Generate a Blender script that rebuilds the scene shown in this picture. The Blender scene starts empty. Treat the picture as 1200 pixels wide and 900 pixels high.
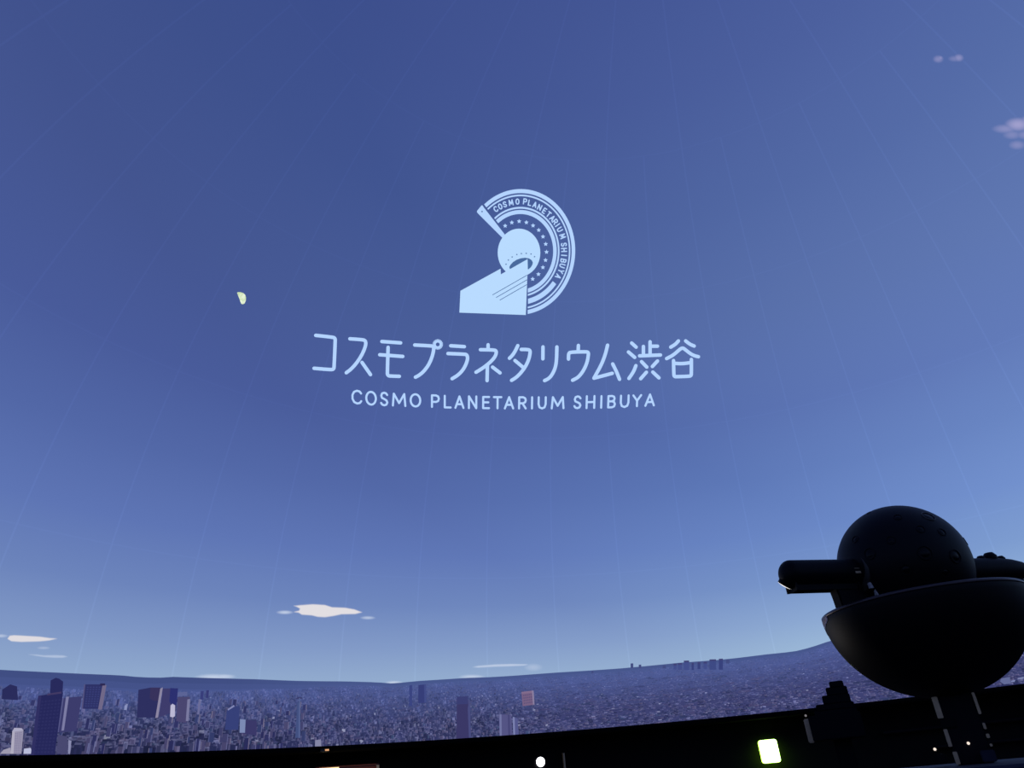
import bpy, bmesh, math, random
from mathutils import Vector, Matrix
from mathutils.geometry import tessellate_polygon

random.seed(7)
S = bpy.context.scene
COL = S.collection
PI = math.pi
rad = math.radians

# ------------------------------------------------------------------ camera, world, exposure
R = 8.5                                  # radius of the dome screen (m)
SPRING = 2.1                             # height of the dome's springline above the floor
CEN = Vector((0, 0, SPRING))
EYE = Vector((-1.8642, -3.7355, SPRING - 0.4479))
PITCH, ROLL, FOC = 0.50026, -0.0900, 869.12

FW = Vector((0, math.cos(PITCH), math.sin(PITCH)))
UP0 = Vector((0, -math.sin(PITCH), math.cos(PITCH)))
RT0 = Vector((1, 0, 0))
RT = math.cos(ROLL) * RT0 + math.sin(ROLL) * UP0
UP = -math.sin(ROLL) * RT0 + math.cos(ROLL) * UP0

cd = bpy.data.cameras.new('camera')
cam = bpy.data.objects.new('camera', cd)
COL.objects.link(cam)
cd.sensor_fit = 'HORIZONTAL'
cd.sensor_width = 36.0
cd.lens = FOC * 36.0 / 1200.0
cd.clip_start = 0.05
cd.clip_end = 100
m3 = Matrix((RT, UP, -FW)).transposed()
cam.matrix_world = Matrix.Translation(EYE) @ m3.to_4x4()
S.camera = cam

w = bpy.data.worlds.new('dark_hall')
S.world = w
w.use_nodes = True
w.node_tree.nodes['Background'].inputs[0].default_value = (0, 0, 0, 1)
w.node_tree.nodes['Background'].inputs[1].default_value = 0.0
vs = S.view_settings
vs.view_transform = 'Standard'
vs.look = 'None'
vs.exposure = 0.0
vs.gamma = 1.0
vs.use_curve_mapping = False

# warm light that falls through the open doorway at the far left of the hall
ld = bpy.data.lights.new('doorway_light', 'AREA')
ld.shape = 'RECTANGLE'
ld.size, ld.size_y = 0.7, 1.2
ld.energy = 40
ld.color = (1.0, 0.94, 0.92)
lo = bpy.data.objects.new('doorway_light', ld)
COL.objects.link(lo)
lo.location = (-4.25, 7.0, 1.35)
lo.rotation_euler = (Vector((0, 0, 2.2)) - Vector(lo.location)).to_track_quat('-Z', 'Y').to_euler()

# ------------------------------------------------------------------ helpers
def lin(c):
    out = []
    for v in c[:3]:
        v = v / 255.0
        out.append(v / 12.92 if v <= 0.04045 else ((v + 0.055) / 1.055) ** 2.4)
    return tuple(out) + (1.0,)

def dome_hit(x, y, off=0.0):
    """point of the dome (radius R-off) seen along the direction of photo point x, y"""
    d = (RT * ((x - 600) / FOC) + UP * ((450 - y) / FOC) + FW).normalized()
    o = EYE - CEN
    b = o.dot(d)
    c = o.dot(o) - (R - off) ** 2
    return EYE + d * (-b + math.sqrt(b * b - c))

def ray_dir(x, y):
    return (RT * ((x - 600) / FOC) + UP * ((450 - y) / FOC) + FW).normalized()

def azel(p):
    v = p - CEN
    return math.degrees(math.atan2(v.x, v.y)), math.degrees(math.asin(v.z / v.length))

def sph(az, el, off=0.0):
    a, e = rad(az), rad(el)
    r = R - off
    return CEN + Vector((math.sin(a) * math.cos(e), math.cos(a) * math.cos(e), math.sin(e))) * r

def tag(o, label=None, cat=None, group=None, kind=None):
    if label: o['label'] = label
    if cat: o['category'] = cat
    if group: o['group'] = group
    if kind: o['kind'] = kind
    return o

def empty(name, loc=(0, 0, 0)):
    o = bpy.data.objects.new(name, None)
    o.empty_display_size = 0.2
    o.location = loc
    COL.objects.link(o)
    return o

def link(name, me, mat=None, parent=None):
    o = bpy.data.objects.new(name, me)
    if mat: 
        for m in (mat if isinstance(mat, (list, tuple)) else [mat]):
            me.materials.append(m)
    COL.objects.link(o)
    if parent:
        o.parent = parent
        o.matrix_parent_inverse = Matrix.Translation(-Vector(parent.location))
    return o

def bm_obj(name, bm, mat=None, parent=None, smooth=False):
    bmesh.ops.recalc_face_normals(bm, faces=bm.faces)
    me = bpy.data.meshes.new(name)
    bm.to_mesh(me)
    bm.free()
    if smooth:
        for p in me.polygons: p.use_smooth = True
    return link(name, me, mat, parent)

# ------------------------------------------------------------------ materials
def new_mat(name):
    m = bpy.data.materials.new(name)
    m.use_nodes = True
    nt = m.node_tree
    nt.nodes.clear()
    out = nt.nodes.new('ShaderNodeOutputMaterial')
    return m, nt, out

def emit_mat(name, rgb, strength=1.0, sample=False):
    m, nt, out = new_mat(name)
    e = nt.nodes.new('ShaderNodeEmission')
    e.inputs[0].default_value = lin(rgb)
    e.inputs[1].default_value = strength
    nt.links.new(e.outputs[0], out.inputs[0])
    if not sample: m.cycles.emission_sampling = 'NONE'
    return m

def pbr(name, rgb, rough=0.5, metal=0.0, spec=0.5, bump=0.0, scale=40.0, var=0.25):
    m, nt, out = new_mat(name)
    b = nt.nodes.new('ShaderNodeBsdfPrincipled')
    nt.links.new(b.outputs[0], out.inputs[0])
    b.inputs['Roughness'].default_value = rough
    b.inputs['Metallic'].default_value = metal
    b.inputs['Specular IOR Level'].default_value = spec
    tc = nt.nodes.new('ShaderNodeTexCoord')
    n = nt.nodes.new('ShaderNodeTexNoise')
    n.inputs['Scale'].default_value = scale
    n.inputs['Detail'].default_value = 4
    nt.links.new(tc.outputs['Object'], n.inputs['Vector'])
    r = nt.nodes.new('ShaderNodeValToRGB')
    c = lin(rgb)
    r.color_ramp.elements[0].color = tuple(v * (1 - var) for v in c[:3]) + (1,)
    r.color_ramp.elements[1].color = tuple(v * (1 + var) for v in c[:3]) + (1,)
    nt.links.new(n.outputs['Fac'], r.inputs['Fac'])
    nt.links.new(r.outputs['Color'], b.inputs['Base Color'])
    if bump:
        bp = nt.nodes.new('ShaderNodeBump')
        bp.inputs['Strength'].default_value = bump
        bp.inputs['Distance'].default_value = 0.002
        nt.links.new(n.outputs['Fac'], bp.inputs['Height'])
        nt.links.new(bp.outputs['Normal'], b.inputs['Normal'])
    return m

# the daytime sky that the dome shows: colour by height above the dome's springline,
# paler towards the sun's side of the projected sky
SKY = [(0, (150, 175, 208)), (7.2, (146, 171, 206)), (10, (130, 154, 199)), (14, (109, 133, 188)), (19, (94, 117, 180)), (25, (82, 103, 166)),
       (32, (72, 90, 153)), (42, (66, 83, 142)), (54, (57, 73, 132)), (66, (51, 65, 125)), (80, (46, 59, 119)), (90, (44, 56, 116))]
SUNDIR = Vector((0.470, 0.171, 0.866)).normalized()

def sky_nodes(nt):
    geo = nt.nodes.new('ShaderNodeNewGeometry')
    sub = nt.nodes.new('ShaderNodeVectorMath'); sub.operation = 'SUBTRACT'
    sub.inputs[1].default_value = CEN
    nt.links.new(geo.outputs['Position'], sub.inputs[0])
    nrm = nt.nodes.new('ShaderNodeVectorMath'); nrm.operation = 'NORMALIZE'
    nt.links.new(sub.outputs[0], nrm.inputs[0])
    sep = nt.nodes.new('ShaderNodeSeparateXYZ')
    nt.links.new(nrm.outputs[0], sep.inputs[0])
    asn = nt.nodes.new('ShaderNodeMath'); asn.operation = 'ARCSINE'
    nt.links.new(sep.outputs['Z'], asn.inputs[0])
    dv = nt.nodes.new('ShaderNodeMath'); dv.operation = 'DIVIDE'
    dv.inputs[1].default_value = PI / 2
    nt.links.new(asn.outputs[0], dv.inputs[0])
    ramp = nt.nodes.new('ShaderNodeValToRGB')
    cr = ramp.color_ramp
    cr.elements[0].position = SKY[0][0] / 90; cr.elements[0].color = lin(SKY[0][1])
    cr.elements[1].position = 1.0; cr.elements[1].color = lin(SKY[-1][1])
    for e, c in SKY[1:-1]:
        el = cr.elements.new(e / 90)
        el.color = lin(c)
    nt.links.new(dv.outputs[0], ramp.inputs['Fac'])
    # side towards the sun
    dot = nt.nodes.new('ShaderNodeVectorMath'); dot.operation = 'DOT_PRODUCT'
    dot.inputs[1].default_value = SUNDIR
    nt.links.new(nrm.outputs[0], dot.inputs[0])
    mr = nt.nodes.new('ShaderNodeMapRange')
    mr.inputs['From Min'].default_value = -1.0; mr.inputs['From Max'].default_value = 1.0
    nt.links.new(dot.outputs['Value'], mr.inputs['Value'])
    r2 = nt.nodes.new('ShaderNodeValToRGB')
    pts = SUNRAMP
    r2.color_ramp.elements[0].position = pts[0][0]; r2.color_ramp.elements[0].color = pts[0][1] + (1,)
    r2.color_ramp.elements[1].position = pts[-1][0]; r2.color_ramp.elements[1].color = pts[-1][1] + (1,)
    for p, c in pts[1:-1]:
        e = r2.color_ramp.elements.new(p); e.color = c + (1,)
    nt.links.new(mr.outputs[0], r2.inputs['Fac'])
    mul = nt.nodes.new('ShaderNodeMix'); mul.data_type = 'RGBA'; mul.blend_type = 'MULTIPLY'
    mul.inputs['Factor'].default_value = 1.0
    nt.links.new(ramp.outputs['Color'], mul.inputs[6])
    nt.links.new(r2.outputs['Color'], mul.inputs[7])
    sc = nt.nodes.new('ShaderNodeVectorMath'); sc.operation = 'SCALE'
    sc.inputs['Scale'].default_value = 2.5
    nt.links.new(mul.outputs[2], sc.inputs[0])
    return sc.outputs[0]

# gain against (1 + cos angle to the sun) / 2
SUNRAMP = [(u, tuple(v / 2.5 for v in c)) for u, c in ((0.0, (.836, .857, .929)), (0.2, (.898, .912, .957)), (0.35, (.948, .955, .978)), (0.5, (1, 1, 1)),
           (0.65, (1.044, 1.052, 1.031)), (0.8, (1.296, 1.373, 1.231)), (1.0, (2.249, 2.274, 1.702)))]

def sky_mat(name, gain):
    m, nt, out = new_mat(name)
    e = nt.nodes.new('ShaderNodeEmission')
    nt.links.new(sky_nodes(nt), e.inputs[0])
    e.inputs[1].default_value = gain
    nt.links.new(e.outputs[0], out.inputs[0])
    m.cycles.emission_sampling = 'NONE'
    return m

M_SKY = sky_mat('dome_sky', 1.0)
M_SEAM = sky_mat('dome_seam', 1.06)
M_SEAM2 = sky_mat('dome_ring_joint', 1.03)

def cloud_mat(name, rgb):
    m, nt, out = new_mat(name)
    e = nt.nodes.new('ShaderNodeEmission')
    at = nt.nodes.new('ShaderNodeAttribute'); at.attribute_name = 'cover'
    mx = nt.nodes.new('ShaderNodeMix'); mx.data_type = 'RGBA'
    nt.links.new(at.outputs['Fac'], mx.inputs['Factor'])
    nt.links.new(sky_nodes(nt), mx.inputs[6])
    mx.inputs[7].default_value = lin(rgb)
    nt.links.new(mx.outputs[2], e.inputs[0])
    nt.links.new(e.outputs[0], out.inputs[0])
    m.cycles.emission_sampling = 'NONE'
    return m

M_CLOUD = cloud_mat('projected_cloud', (226, 222, 226))
M_CLOUD_PALE = cloud_mat('projected_thin_cloud', (200, 212, 234))
M_CLOUD_VIOLET = cloud_mat('projected_violet_cloud', (172, 168, 212))

def attr_mat(name):
    m, nt, out = new_mat(name)
    e = nt.nodes.new('ShaderNodeEmission')
    at = nt.nodes.new('ShaderNodeAttribute'); at.attribute_name = 'Col'
    nt.links.new(at.outputs['Color'], e.inputs[0])
    nt.links.new(e.outputs[0], out.inputs[0])
    m.cycles.emission_sampling = 'NONE'
    return m

M_CITY = attr_mat('projected_city')
M_LOGO = emit_mat('projected_white', (180, 212, 255))
M_LOGO_BRIGHT = emit_mat('projected_bright_white', (185, 219, 255))
M_LOGO_DARK = emit_mat('projected_slate_blue', (74, 106, 158))

M_BLACK = pbr('black_wall', (15, 14, 16), 0.8, spec=0.1)
M_CARPET = pbr('dark_carpet', (14, 13, 18), 0.95, spec=0.05, bump=0.4, scale=300)
M_RIM = pbr('matt_black_rim', (6, 6, 8), 0.9, spec=0.05)
M_SHELL = pbr('black_projector_shell', (6, 5, 11), 0.55, spec=0.12)
M_BALL = pbr('black_lacquered_ball', (8, 7, 13), 0.5, spec=0.13)
M_LIP = pbr('polished_bowl_lip', (70, 60, 62), 0.35, metal=0.7)
M_GREY = pbr('dark_grey_metal', (58, 55, 52), 0.5, metal=0.3, spec=0.3)
M_STEEL = pbr('bare_steel', (225, 220, 216), 0.35, metal=0.4)
M_COLUMN = pbr('charcoal_column', (17, 15, 22), 0.65, spec=0.1)
M_EDGE = pbr('warm_lit_metal', (205, 178, 142), 0.4, metal=0.5)  # warm lamp tone is put into the base colour
M_GLASS = pbr('lens_glass', (9, 9, 14), 0.25, spec=0.12, var=0.1)
M_DECK = pbr('blue_grey_deck', (36, 36, 54), 0.7, spec=0.2)
M_DOOR = pbr('red_brown_door', (118, 52, 30), 0.5)
M_FRAME = pbr('pale_door_frame', (190, 176, 160), 0.5)

# ------------------------------------------------------------------ the setting
def ring_band(name, r0, z0, r1, z1, a0, a1, n, mat, kind='structure', thick=0.0):
    bm = bmesh.new()
    rows = []
    prof = [(r0, z0), (r1, z1)]
    if thick: prof = [(r0, z0), (r1, z1), (r1 + thick, z1), (r0 + thick, z0), (r0, z0)]
    for i in range(n + 1):
        a = a0 + (a1 - a0) * i / n
        rows.append([bm.verts.new((r * math.sin(a), r * math.cos(a), z)) for r, z in prof])
    for i in range(n):
        for j in range(len(prof) - 1):
            bm.faces.new((rows[i][j], rows[i + 1][j], rows[i + 1][j + 1], rows[i][j + 1]))
    bmesh.ops.remove_doubles(bm, verts=bm.verts, dist=1e-5)
    o = bm_obj(name, bm, mat, None, True)
    tag(o, kind=kind)
    return o

EL0 = 1.76
ZB = SPRING + R * math.sin(rad(EL0))
RB = R * math.cos(rad(EL0))
bm = bmesh.new()
bmesh.ops.create_circle(bm, cap_ends=True, segments=96, radius=9.2)
fl = bm_obj('floor', bm, M_CARPET); tag(fl, 'dark carpeted floor of the hall', kind='structure')
wf = ring_band('wall_front', 8.9, 0, 8.9, ZB + 0.05, -PI / 2, PI / 2, 48, M_BLACK, thick=0.1); wf['label'] = 'black round wall below the dome screen, ahead'
wb = ring_band('wall_back', 8.9, 0, 8.9, ZB + 0.05, PI / 2, 1.5 * PI, 48, M_BLACK, thick=0.1); wb['label'] = 'black round wall below the dome screen, behind the seats'
t1 = ring_band('trim_1', RB - 0.046, ZB - 0.06, RB - 0.042, ZB + 0.003, 0, 2 * PI, 192, M_RIM, thick=0.45)
t1['label'] = 'matt black rim along the lower edge of the dome screen'
t2 = ring_band('trim_2', 8.80, SPRING - 0.16, 8.80, SPRING - 0.115, rad(20), rad(100), 48, M_COLUMN, thick=0.1)
t2['label'] = 'dim grey rail along the wall right of the projector'
t3 = ring_band('trim_3', 8.80, SPRING - 0.40, 8.80, SPRING - 0.36, rad(24), rad(100), 48, M_COLUMN, thick=0.1)
t3['label'] = 'lower dim ledge along the wall right of the projector'

# ------------------------------------------------------------------ dome screen, panel by panel
dome = empty('dome_screen', CEN)
tag(dome, 'huge curved projection dome of seamed panels showing a clear blue sky', 'screen', kind='structure')

def panel_mesh(name, e0, e1, da, nu, nv):
    """one gore panel, centred on azimuth 0, with a lapped edge standing 3 mm proud along one side and its top"""
    vs_, fs, mi = [], [], []
    def patch(a0, a1, b0, b1, n, k, r, idx):
        s = len(vs_)
        for i in range(n + 1):
            for j in range(k + 1):
                a, e = rad(a0 + (a1 - a0) * i / n), rad(b0 + (b1 - b0) * j / k)
                vs_.append((r * math.sin(a) * math.cos(e), r * math.cos(a) * math.cos(e), r * math.sin(e)))
        for i in range(n):
            for j in range(k):
                p = s + i * (k + 1) + j
                fs.append((p, p + k + 1, p + k + 2, p + 1)); mi.append(idx)
    patch(-da / 2, da / 2, e0, e1, nu, nv, R, 0)
    em = (e0 + e1) / 2
    # side lap: constant width of 20 mm
    s = len(vs_)
    for j in range(nv + 1):
        e = rad(e0 + (e1 - e0) * j / nv)
        half = 0.010 / (R * max(math.cos(e), 0.05))
        for a in (rad(da / 2) - half, rad(da / 2) + half):
            r = R - 0.003
            vs_.append((r * math.sin(a) * math.cos(e), r * math.cos(a) * math.cos(e), r * math.sin(e)))
    for j in range(nv):
        p = s + 2 * j
        fs.append((p, p + 1, p + 3, p + 2)); mi.append(1)
    if e1 < 89:
        he = math.degrees(0.009 / R)
        patch(-da / 2, da / 2, e1 - he, e1 + he, nu, 1, R - 0.0025, 2)
    me = bpy.data.meshes.new(name)
    me.from_pydata(vs_, [], fs)
    for m in (M_SKY, M_SEAM, M_SEAM2): me.materials.append(m)
    for p, i in zip(me.polygons, mi):
        p.material_index = i
        p.use_smooth = True
    return me

A_OFF = -63.069                          # azimuth of the first seam
ROWS = [(EL0, 16.8, 7.5), (16.8, 31.5, 7.5), (31.5, 46.2, 7.5), (46.2, 60.6, 7.5), (60.6, 75.3, 15.0), (75.3, 90.0, 30.0)]
for e0, e1, da in ROWS:
    me = panel_mesh('panel', e0, e1, da, 4 if da < 10 else 8, 8)
    n = int(round(360 / da))
    for k in range(n):
        o = bpy.data.objects.new('panel', me)
        COL.objects.link(o)
        o.parent = dome
        # mesh lap lies at +da/2; Blender's z rotation runs against azimuth
        o.rotation_euler = (0, 0, -rad(A_OFF + da * k - da / 2))

# ------------------------------------------------------------------ drawing on the dome
class Pic:
    """flat projected shape: drawn in the plane of the picture, then laid on the curved screen"""
    def __init__(self): self.bm = bmesh.new()
    def face(self, pts):
        vs_ = [self.bm.verts.new((x, y, 0)) for x, y in pts]
        try: self.bm.faces.new(vs_)
        except ValueError: pass
    def poly(self, pts):
        tris = tessellate_polygon([[Vector((x, y, 0)) for x, y in pts]])
        vs_ = [self.bm.verts.new((x, y, 0)) for x, y in pts]
        for t in tris:
            try: self.bm.faces.new([vs_[i] for i in t])
            except ValueError: pass
    def disc(self, x, y, r, n=10):
        self.face([(x + r * math.cos(2 * PI * i / n), y + r * math.sin(2 * PI * i / n)) for i in range(n)])
    def stroke(self, pts, wd, closed=False, caps=True):
        h = wd / 2
        q = list(pts) + ([pts[0]] if closed else [])
        for (x0, y0), (x1, y1) in zip(q[:-1], q[1:]):
            L = math.hypot(x1 - x0, y1 - y0)
            if L < 1e-6: continue
            nx, ny = -(y1 - y0) / L * h, (x1 - x0) / L * h
            self.face([(x0 + nx, y0 + ny), (x1 + nx, y1 + ny), (x1 - nx, y1 - ny), (x0 - nx, y0 - ny)])
        if caps:
            for x, y in pts: self.disc(x, y, h, 10)
    def band(self, outer, inner):
        for i in range(len(outer) - 1):
            self.face([outer[i], outer[i + 1], inner[i + 1], inner[i]])
    def lay(self, name, off, mat, parent=None, maxlen=9.0):
        bm = self.bm
        for _ in range(6):
            es = [e for e in bm.edges if e.calc_length() > maxlen]
            if not es: break
            bmesh.ops.subdivide_edges(bm, edges=es, cuts=1)
            bmesh.ops.triangulate(bm, faces=bm.faces)
        for v in bm.verts: v.co = dome_hit(v.co.x, v.co.y, off)
        me = bpy.data.meshes.new(name)
        bm.to_mesh(me); bm.free()
        return link(name, me, mat, parent)

def chaikin(p, n=2):
    for _ in range(n):
        if len(p) < 3: return p
        q = [p[0]]
        for a, b in zip(p[:-1], p[1:]):
            q += [(a[0] * .75 + b[0] * .25, a[1] * .75 + b[1] * .25), (a[0] * .25 + b[0] * .75, a[1] * .25 + b[1] * .75)]
        q.append(p[-1])
        p = q
    return p

# --- the large Japanese title
KANA = [
 (360, [[(100,130),(285,150),(328,160),(328,210),(316,480),(312,530),(260,531),(80,516)]]),
 (360, [[(500,170),(640,180),(678,188),(690,225),(672,290),(635,370),(575,460),(510,530),(458,568)], [(642,447),(742,590)]]),
 (360, [[(875,202),(1095,218)], [(850,357),(1120,377)], [(948,270),(940,540),(940,604),(1000,608),(1080,610)]]),
 (475, [[(110,243),(290,252),(332,258),(333,300),(315,380),(275,475),(210,560),(150,605),(118,620)], 'ring']),
 (475, [[(532,252),(692,262)], [(500,343),(680,350),(722,355),(732,400),(715,460),(680,530),(620,595),(548,638)]]),
 (475, [[(970,240),(970,290)], [(880,298),(1030,300),(1068,310),(1062,360),(1030,410),(960,475),(890,525),(828,562)], [(962,480),(958,660)], [(1022,502),(1110,570)]]),
 (585, [[(218,250),(185,320),(150,370),(120,398)], [(258,295),(320,295),(362,302),(362,345),(345,420),(300,510),(240,585),(190,630),(145,657)], [(185,425),(280,505)]]),
 (585, [[(513,265),(512,405)], [(676,265),(672,430),(655,520),(615,600),(575,640),(532,660)]]),
 (585, [[(928,248),(925,320)], [(812,408),(813,340),(840,326),(1000,322),(1045,325),(1045,365),(1030,450),(990,540),(930,620),(860,656)]]),
 (710, [[(20,245),(-5,350),(-50,470),(-140,632)], [(-140,632),(75,575)], [(80,465),(125,555),(160,645)]]),
 (710, [[(302,220),(355,268)], [(265,325),(338,388)], [(352,485),(325,555),(270,635)], [(440,260),(440,350)], [(518,205),(518,355)], [(525,257),(605,257)],
        [(395,370),(640,360)], [(418,438),(480,502)], [(605,430),(545,495)], [(475,562),(408,638)], [(550,560),(622,628)]]),
 (710, [[(850,195),(815,235),(760,268)], [(935,195),(985,235),(1035,255)], [(712,402),(790,362),(870,290),(900,276),(925,292),(990,345),(1040,370),(1085,380)],
        [(793,425),(796,575),(800,614),(840,614),(965,610),(1000,604),(1002,565),(1002,412)], [(800,457),(890,463),(990,450)]]),
]
title = empty('projected_title', dome_hit(593, 420, 0.012))
tag(title, 'large white rounded Japanese lettering across the middle of the blue dome', 'lettering')
for ox, strokes in KANA:
    ch_ = bpy.data.objects.new('character', None)
    COL.objects.link(ch_)
    ch_.parent = title
    for s in strokes:
        p = Pic()
        if s == 'ring':
            p.stroke([(ox + 38.0 + 4.2 * math.cos(2 * PI * i / 24), 403.6 + 4.2 * math.sin(2 * PI * i / 24)) for i in range(24)], 3.9, True, False)
        else:
            p.stroke(chaikin([(ox + x / 10, 380 + y / 10) for x, y in s]), 4.1)
        k = p.lay('stroke', 0.012, M_LOGO, ch_)
        k.matrix_parent_inverse = Matrix.Translation(-Vector(title.location))

# --- stroke alphabet
def ellipse_pts(n=20): return [(.5 + .5 * math.cos(2 * PI * i / n), .5 + .5 * math.sin(2 * PI * i / n)) for i in range(n + 1)]
GL = {
 'C': [[(.98,.2),(.82,.05),(.52,0),(.2,.1),(.02,.35),(.02,.65),(.2,.9),(.52,1),(.82,.95),(.98,.8)]],
 'O': [ellipse_pts()],
 'S': [[(.94,.17),(.76,.04),(.5,0),(.2,.06),(.08,.24),(.18,.42),(.5,.5),(.82,.6),(.95,.77),(.8,.94),(.5,1),(.2,.95),(.04,.82)]],
 'M': [[(0,1),(.08,0),(.5,.78),(.92,0),(1,1)]],
 'P': [[(0,1),(0,0),(.6,0),(.9,.09),(1,.28),(.9,.47),(.6,.56),(0,.56)]],
 'L': [[(0,0),(0,1),(1,1)]],
 'A': [[(0,1),(.5,0),(1,1)], [(.19,.68),(.81,.68)]],
 'N': [[(0,1),(0,0),(1,1),(1,0)]],
 'E': [[(1,0),(0,0),(0,1),(1,1)], [(0,.48),(.88,.48)]],
 'T': [[(0,0),(1,0)], [(.5,0),(.5,1)]],
 'R': [[(0,1),(0,0),(.6,0),(.9,.09),(1,.27),(.9,.45),(.6,.54),(0,.54)], [(.5,.54),(1,1)]],
 'I': [[(.5,0),(.5,1)]],
 'U': [[(0,0),(0,.62),(.14,.9),(.5,1),(.86,.9),(1,.62),(1,0)]],
 'H': [[(0,0),(0,1)], [(1,0),(1,1)], [(0,.5),(1,.5)]],
 'B': [[(.55,.47),(0,.47),(0,0),(.55,0),(.85,.07),(.93,.23),(.85,.4),(.55,.47),(.88,.54),(1,.73),(.9,.92),(.58,1),(0,1),(0,.47)]],
 'Y': [[(0,0),(.5,.5),(1,0)], [(.5,.5),(.5,1)]],
}

# --- the Latin line: letter, left, right, top, bottom (zoomed six times), origin of the zoom
LATIN = [('C',70,148,70,174,400),('O',168,250,78,182,400),('S',270,333,84,187,400),('M',355,457,92,190,400),('O',480,562,95,195,400),
 ('P',630,693,103,199,400),('L',720,776,106,202,400),('A',795,866,110,205,400),('N',890,956,110,207,400),('E',990,1046,114,207,400),('T',1065,1132,115,208,400),
 ('A',3,76,115,209,590),('R',103,164,116,209,590),('I',192,210,116,209,590),('U',240,304,116,209,590),('M',333,430,115,208,590),
 ('S',490,551,110,207,590),('H',578,646,108,206,590),('I',679,697,108,204,590),('B',730,791,107,201,590),('U',818,886,104,199,590),('Y',905,974,102,193,590),('A',992,1066,96,189,590)]
sub = empty('projected_subtitle', dome_hit(590, 468, 0.012))
tag(sub, 'smaller white Latin lettering line below the large Japanese lettering', 'lettering')
WS = 2.4
for ch, x0, x1, y0, y1, ox in LATIN:
    L, Rr = ox + x0 / 6 + WS / 2, ox + x1 / 6 - WS / 2
    T, B = 445 + y0 / 6 + WS / 2, 445 + y1 / 6 - WS / 2
    mid = (L + Rr) / 2
    slope = -0.06 * (mid - 600) / 180.0
    lean = -0.030 * (mid - 640) / 180.0 + (-0.02)
    p = Pic()
    for s in GL[ch]:
        pts = []
        for u, v in s:
            x, y = L + (Rr - L) * u, T + (B - T) * v
            pts.append((x + lean * ((T + B) / 2 - y) * -1.0, y + slope * (x - mid)))
        p.stroke(pts, WS)
    p.lay('letter', 0.012, M_LOGO, sub)

# --- the emblem
ECX, ECY = 608.95, 295.23
def em(u, v): return (ECX + 65.17 * u - 0.71 * v, ECY - 0.71 * u + 73.70 * v)
def arc(r, a0, a1, n=56):
    return [em(r * math.cos(a0 + (a1 - a0) * i / n), r * math.sin(a0 + (a1 - a0) * i / n)) for i in range(n + 1)]
emb = empty('projected_emblem', dome_hit(609, 295, 0.012))
tag(emb, 'white round emblem with striped arcs, stars and a sphere above the lettering', 'logo')
AS = rad(-130.3)
for r0, r1 in ((1.0, .936), (.912, .886), (.717, .688), (.667, .603)):
    p = Pic()
    p.band(arc(r0, AS, math.acos(.155 / r0)), arc(r1, AS, math.acos(.155 / r1)))
    p.lay('ring', 0.012, M_LOGO, emb)
p = Pic()
p.band(arc(.842, rad(38), math.acos(.16 / .842), 20), arc(.762, rad(38), math.acos(.16 / .762), 20))
p.lay('arc_block', 0.012, M_LOGO, emb)
p = Pic()
p.poly([(575 + x / 13.85, 260 + y / 13.85) for x, y in [(460 + 346 * math.cos(2 * PI * i / 48), 500 + 390 * math.sin(2 * PI * i / 48)) for i in range(48)]])
p.lay('sphere', 0.012, M_LOGO_BRIGHT, emb)
p = Pic()
p.poly([(575 + x / 13.85, 260 + y / 13.85) for x, y in [(312,766),(302,735),(320,700),(360,655),(420,615),(490,590),(560,582),(620,592),(665,620),(686,660),(675,700),(650,740),(612,772),(500,720)]])
p.lay('sphere_opening', 0.015, M_LOGO_DARK, emb)
p = Pic()
p.poly([(530 + x / 8.18, 265 + y / 8.18) for x, y in [(78,620),(463,408),(466,462),(722,316),(724,410),(720,470),(705,852),(68,829)]])
p.lay('base_plane', 0.018, M_LOGO_BRIGHT, emb)
for a, b in (((385,660),(717,470)), ((420,685),(717,514)), ((455,710),(715,560))):
    p = Pic()
    p.stroke([(530 + a[0] / 8.18, 265 + a[1] / 8.18), (530 + b[0] / 8.18, 265 + b[1] / 8.18)], 0.75, caps=False)
    p.lay('thin_line', 0.022, M_LOGO_DARK, emb)
p = Pic()
p.poly([(555 + x / 15, 215 + y / 15) for x, y in [(140,385),(155,385),(175,415),(543,890),(552,905),(510,960),(455,905),(75,525),(58,500),(62,480)]])
p.lay('pointer', 0.013, M_LOGO, emb)
def star(p, x, y, r, rot=0.0):
    p.poly([(x + (r if i % 2 == 0 else r * .48) * math.sin(PI * i / 5 + rot), y - (r if i % 2 == 0 else r * .48) * math.cos(PI * i / 5 + rot)) for i in range(10)])
p = Pic(); star(p, 564.9, 247.9, 1.3); p.lay('pointer_star', 0.016, M_LOGO_DARK, emb)
for x, y in ((250,688),(288,620),(348,570),(425,530),(498,515),(578,512),(655,522),(712,565)):
    p = Pic(); star(p, 575 + x / 13.85, 260 + y / 13.85, 1.15); p.lay('small_star', 0.015, M_LOGO_DARK, emb)
STARS = [(555 + x / 15, 215 + y / 15) for x, y in ((555,745),(672,687),(800,665),(928,685),(1045,740),(1145,820))] + \
        [(615 + x / 15, 265 + y / 15) for x, y in ((320,185),(368,315),(382,455),(365,598),(318,725),(240,845))] + [(605 + 288 / 15, 315 + 180 / 15)]
for x, y in STARS:
    p = Pic(); star(p, x, y, 2.75); p.lay('star', 0.012, M_LOGO, emb)
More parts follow.
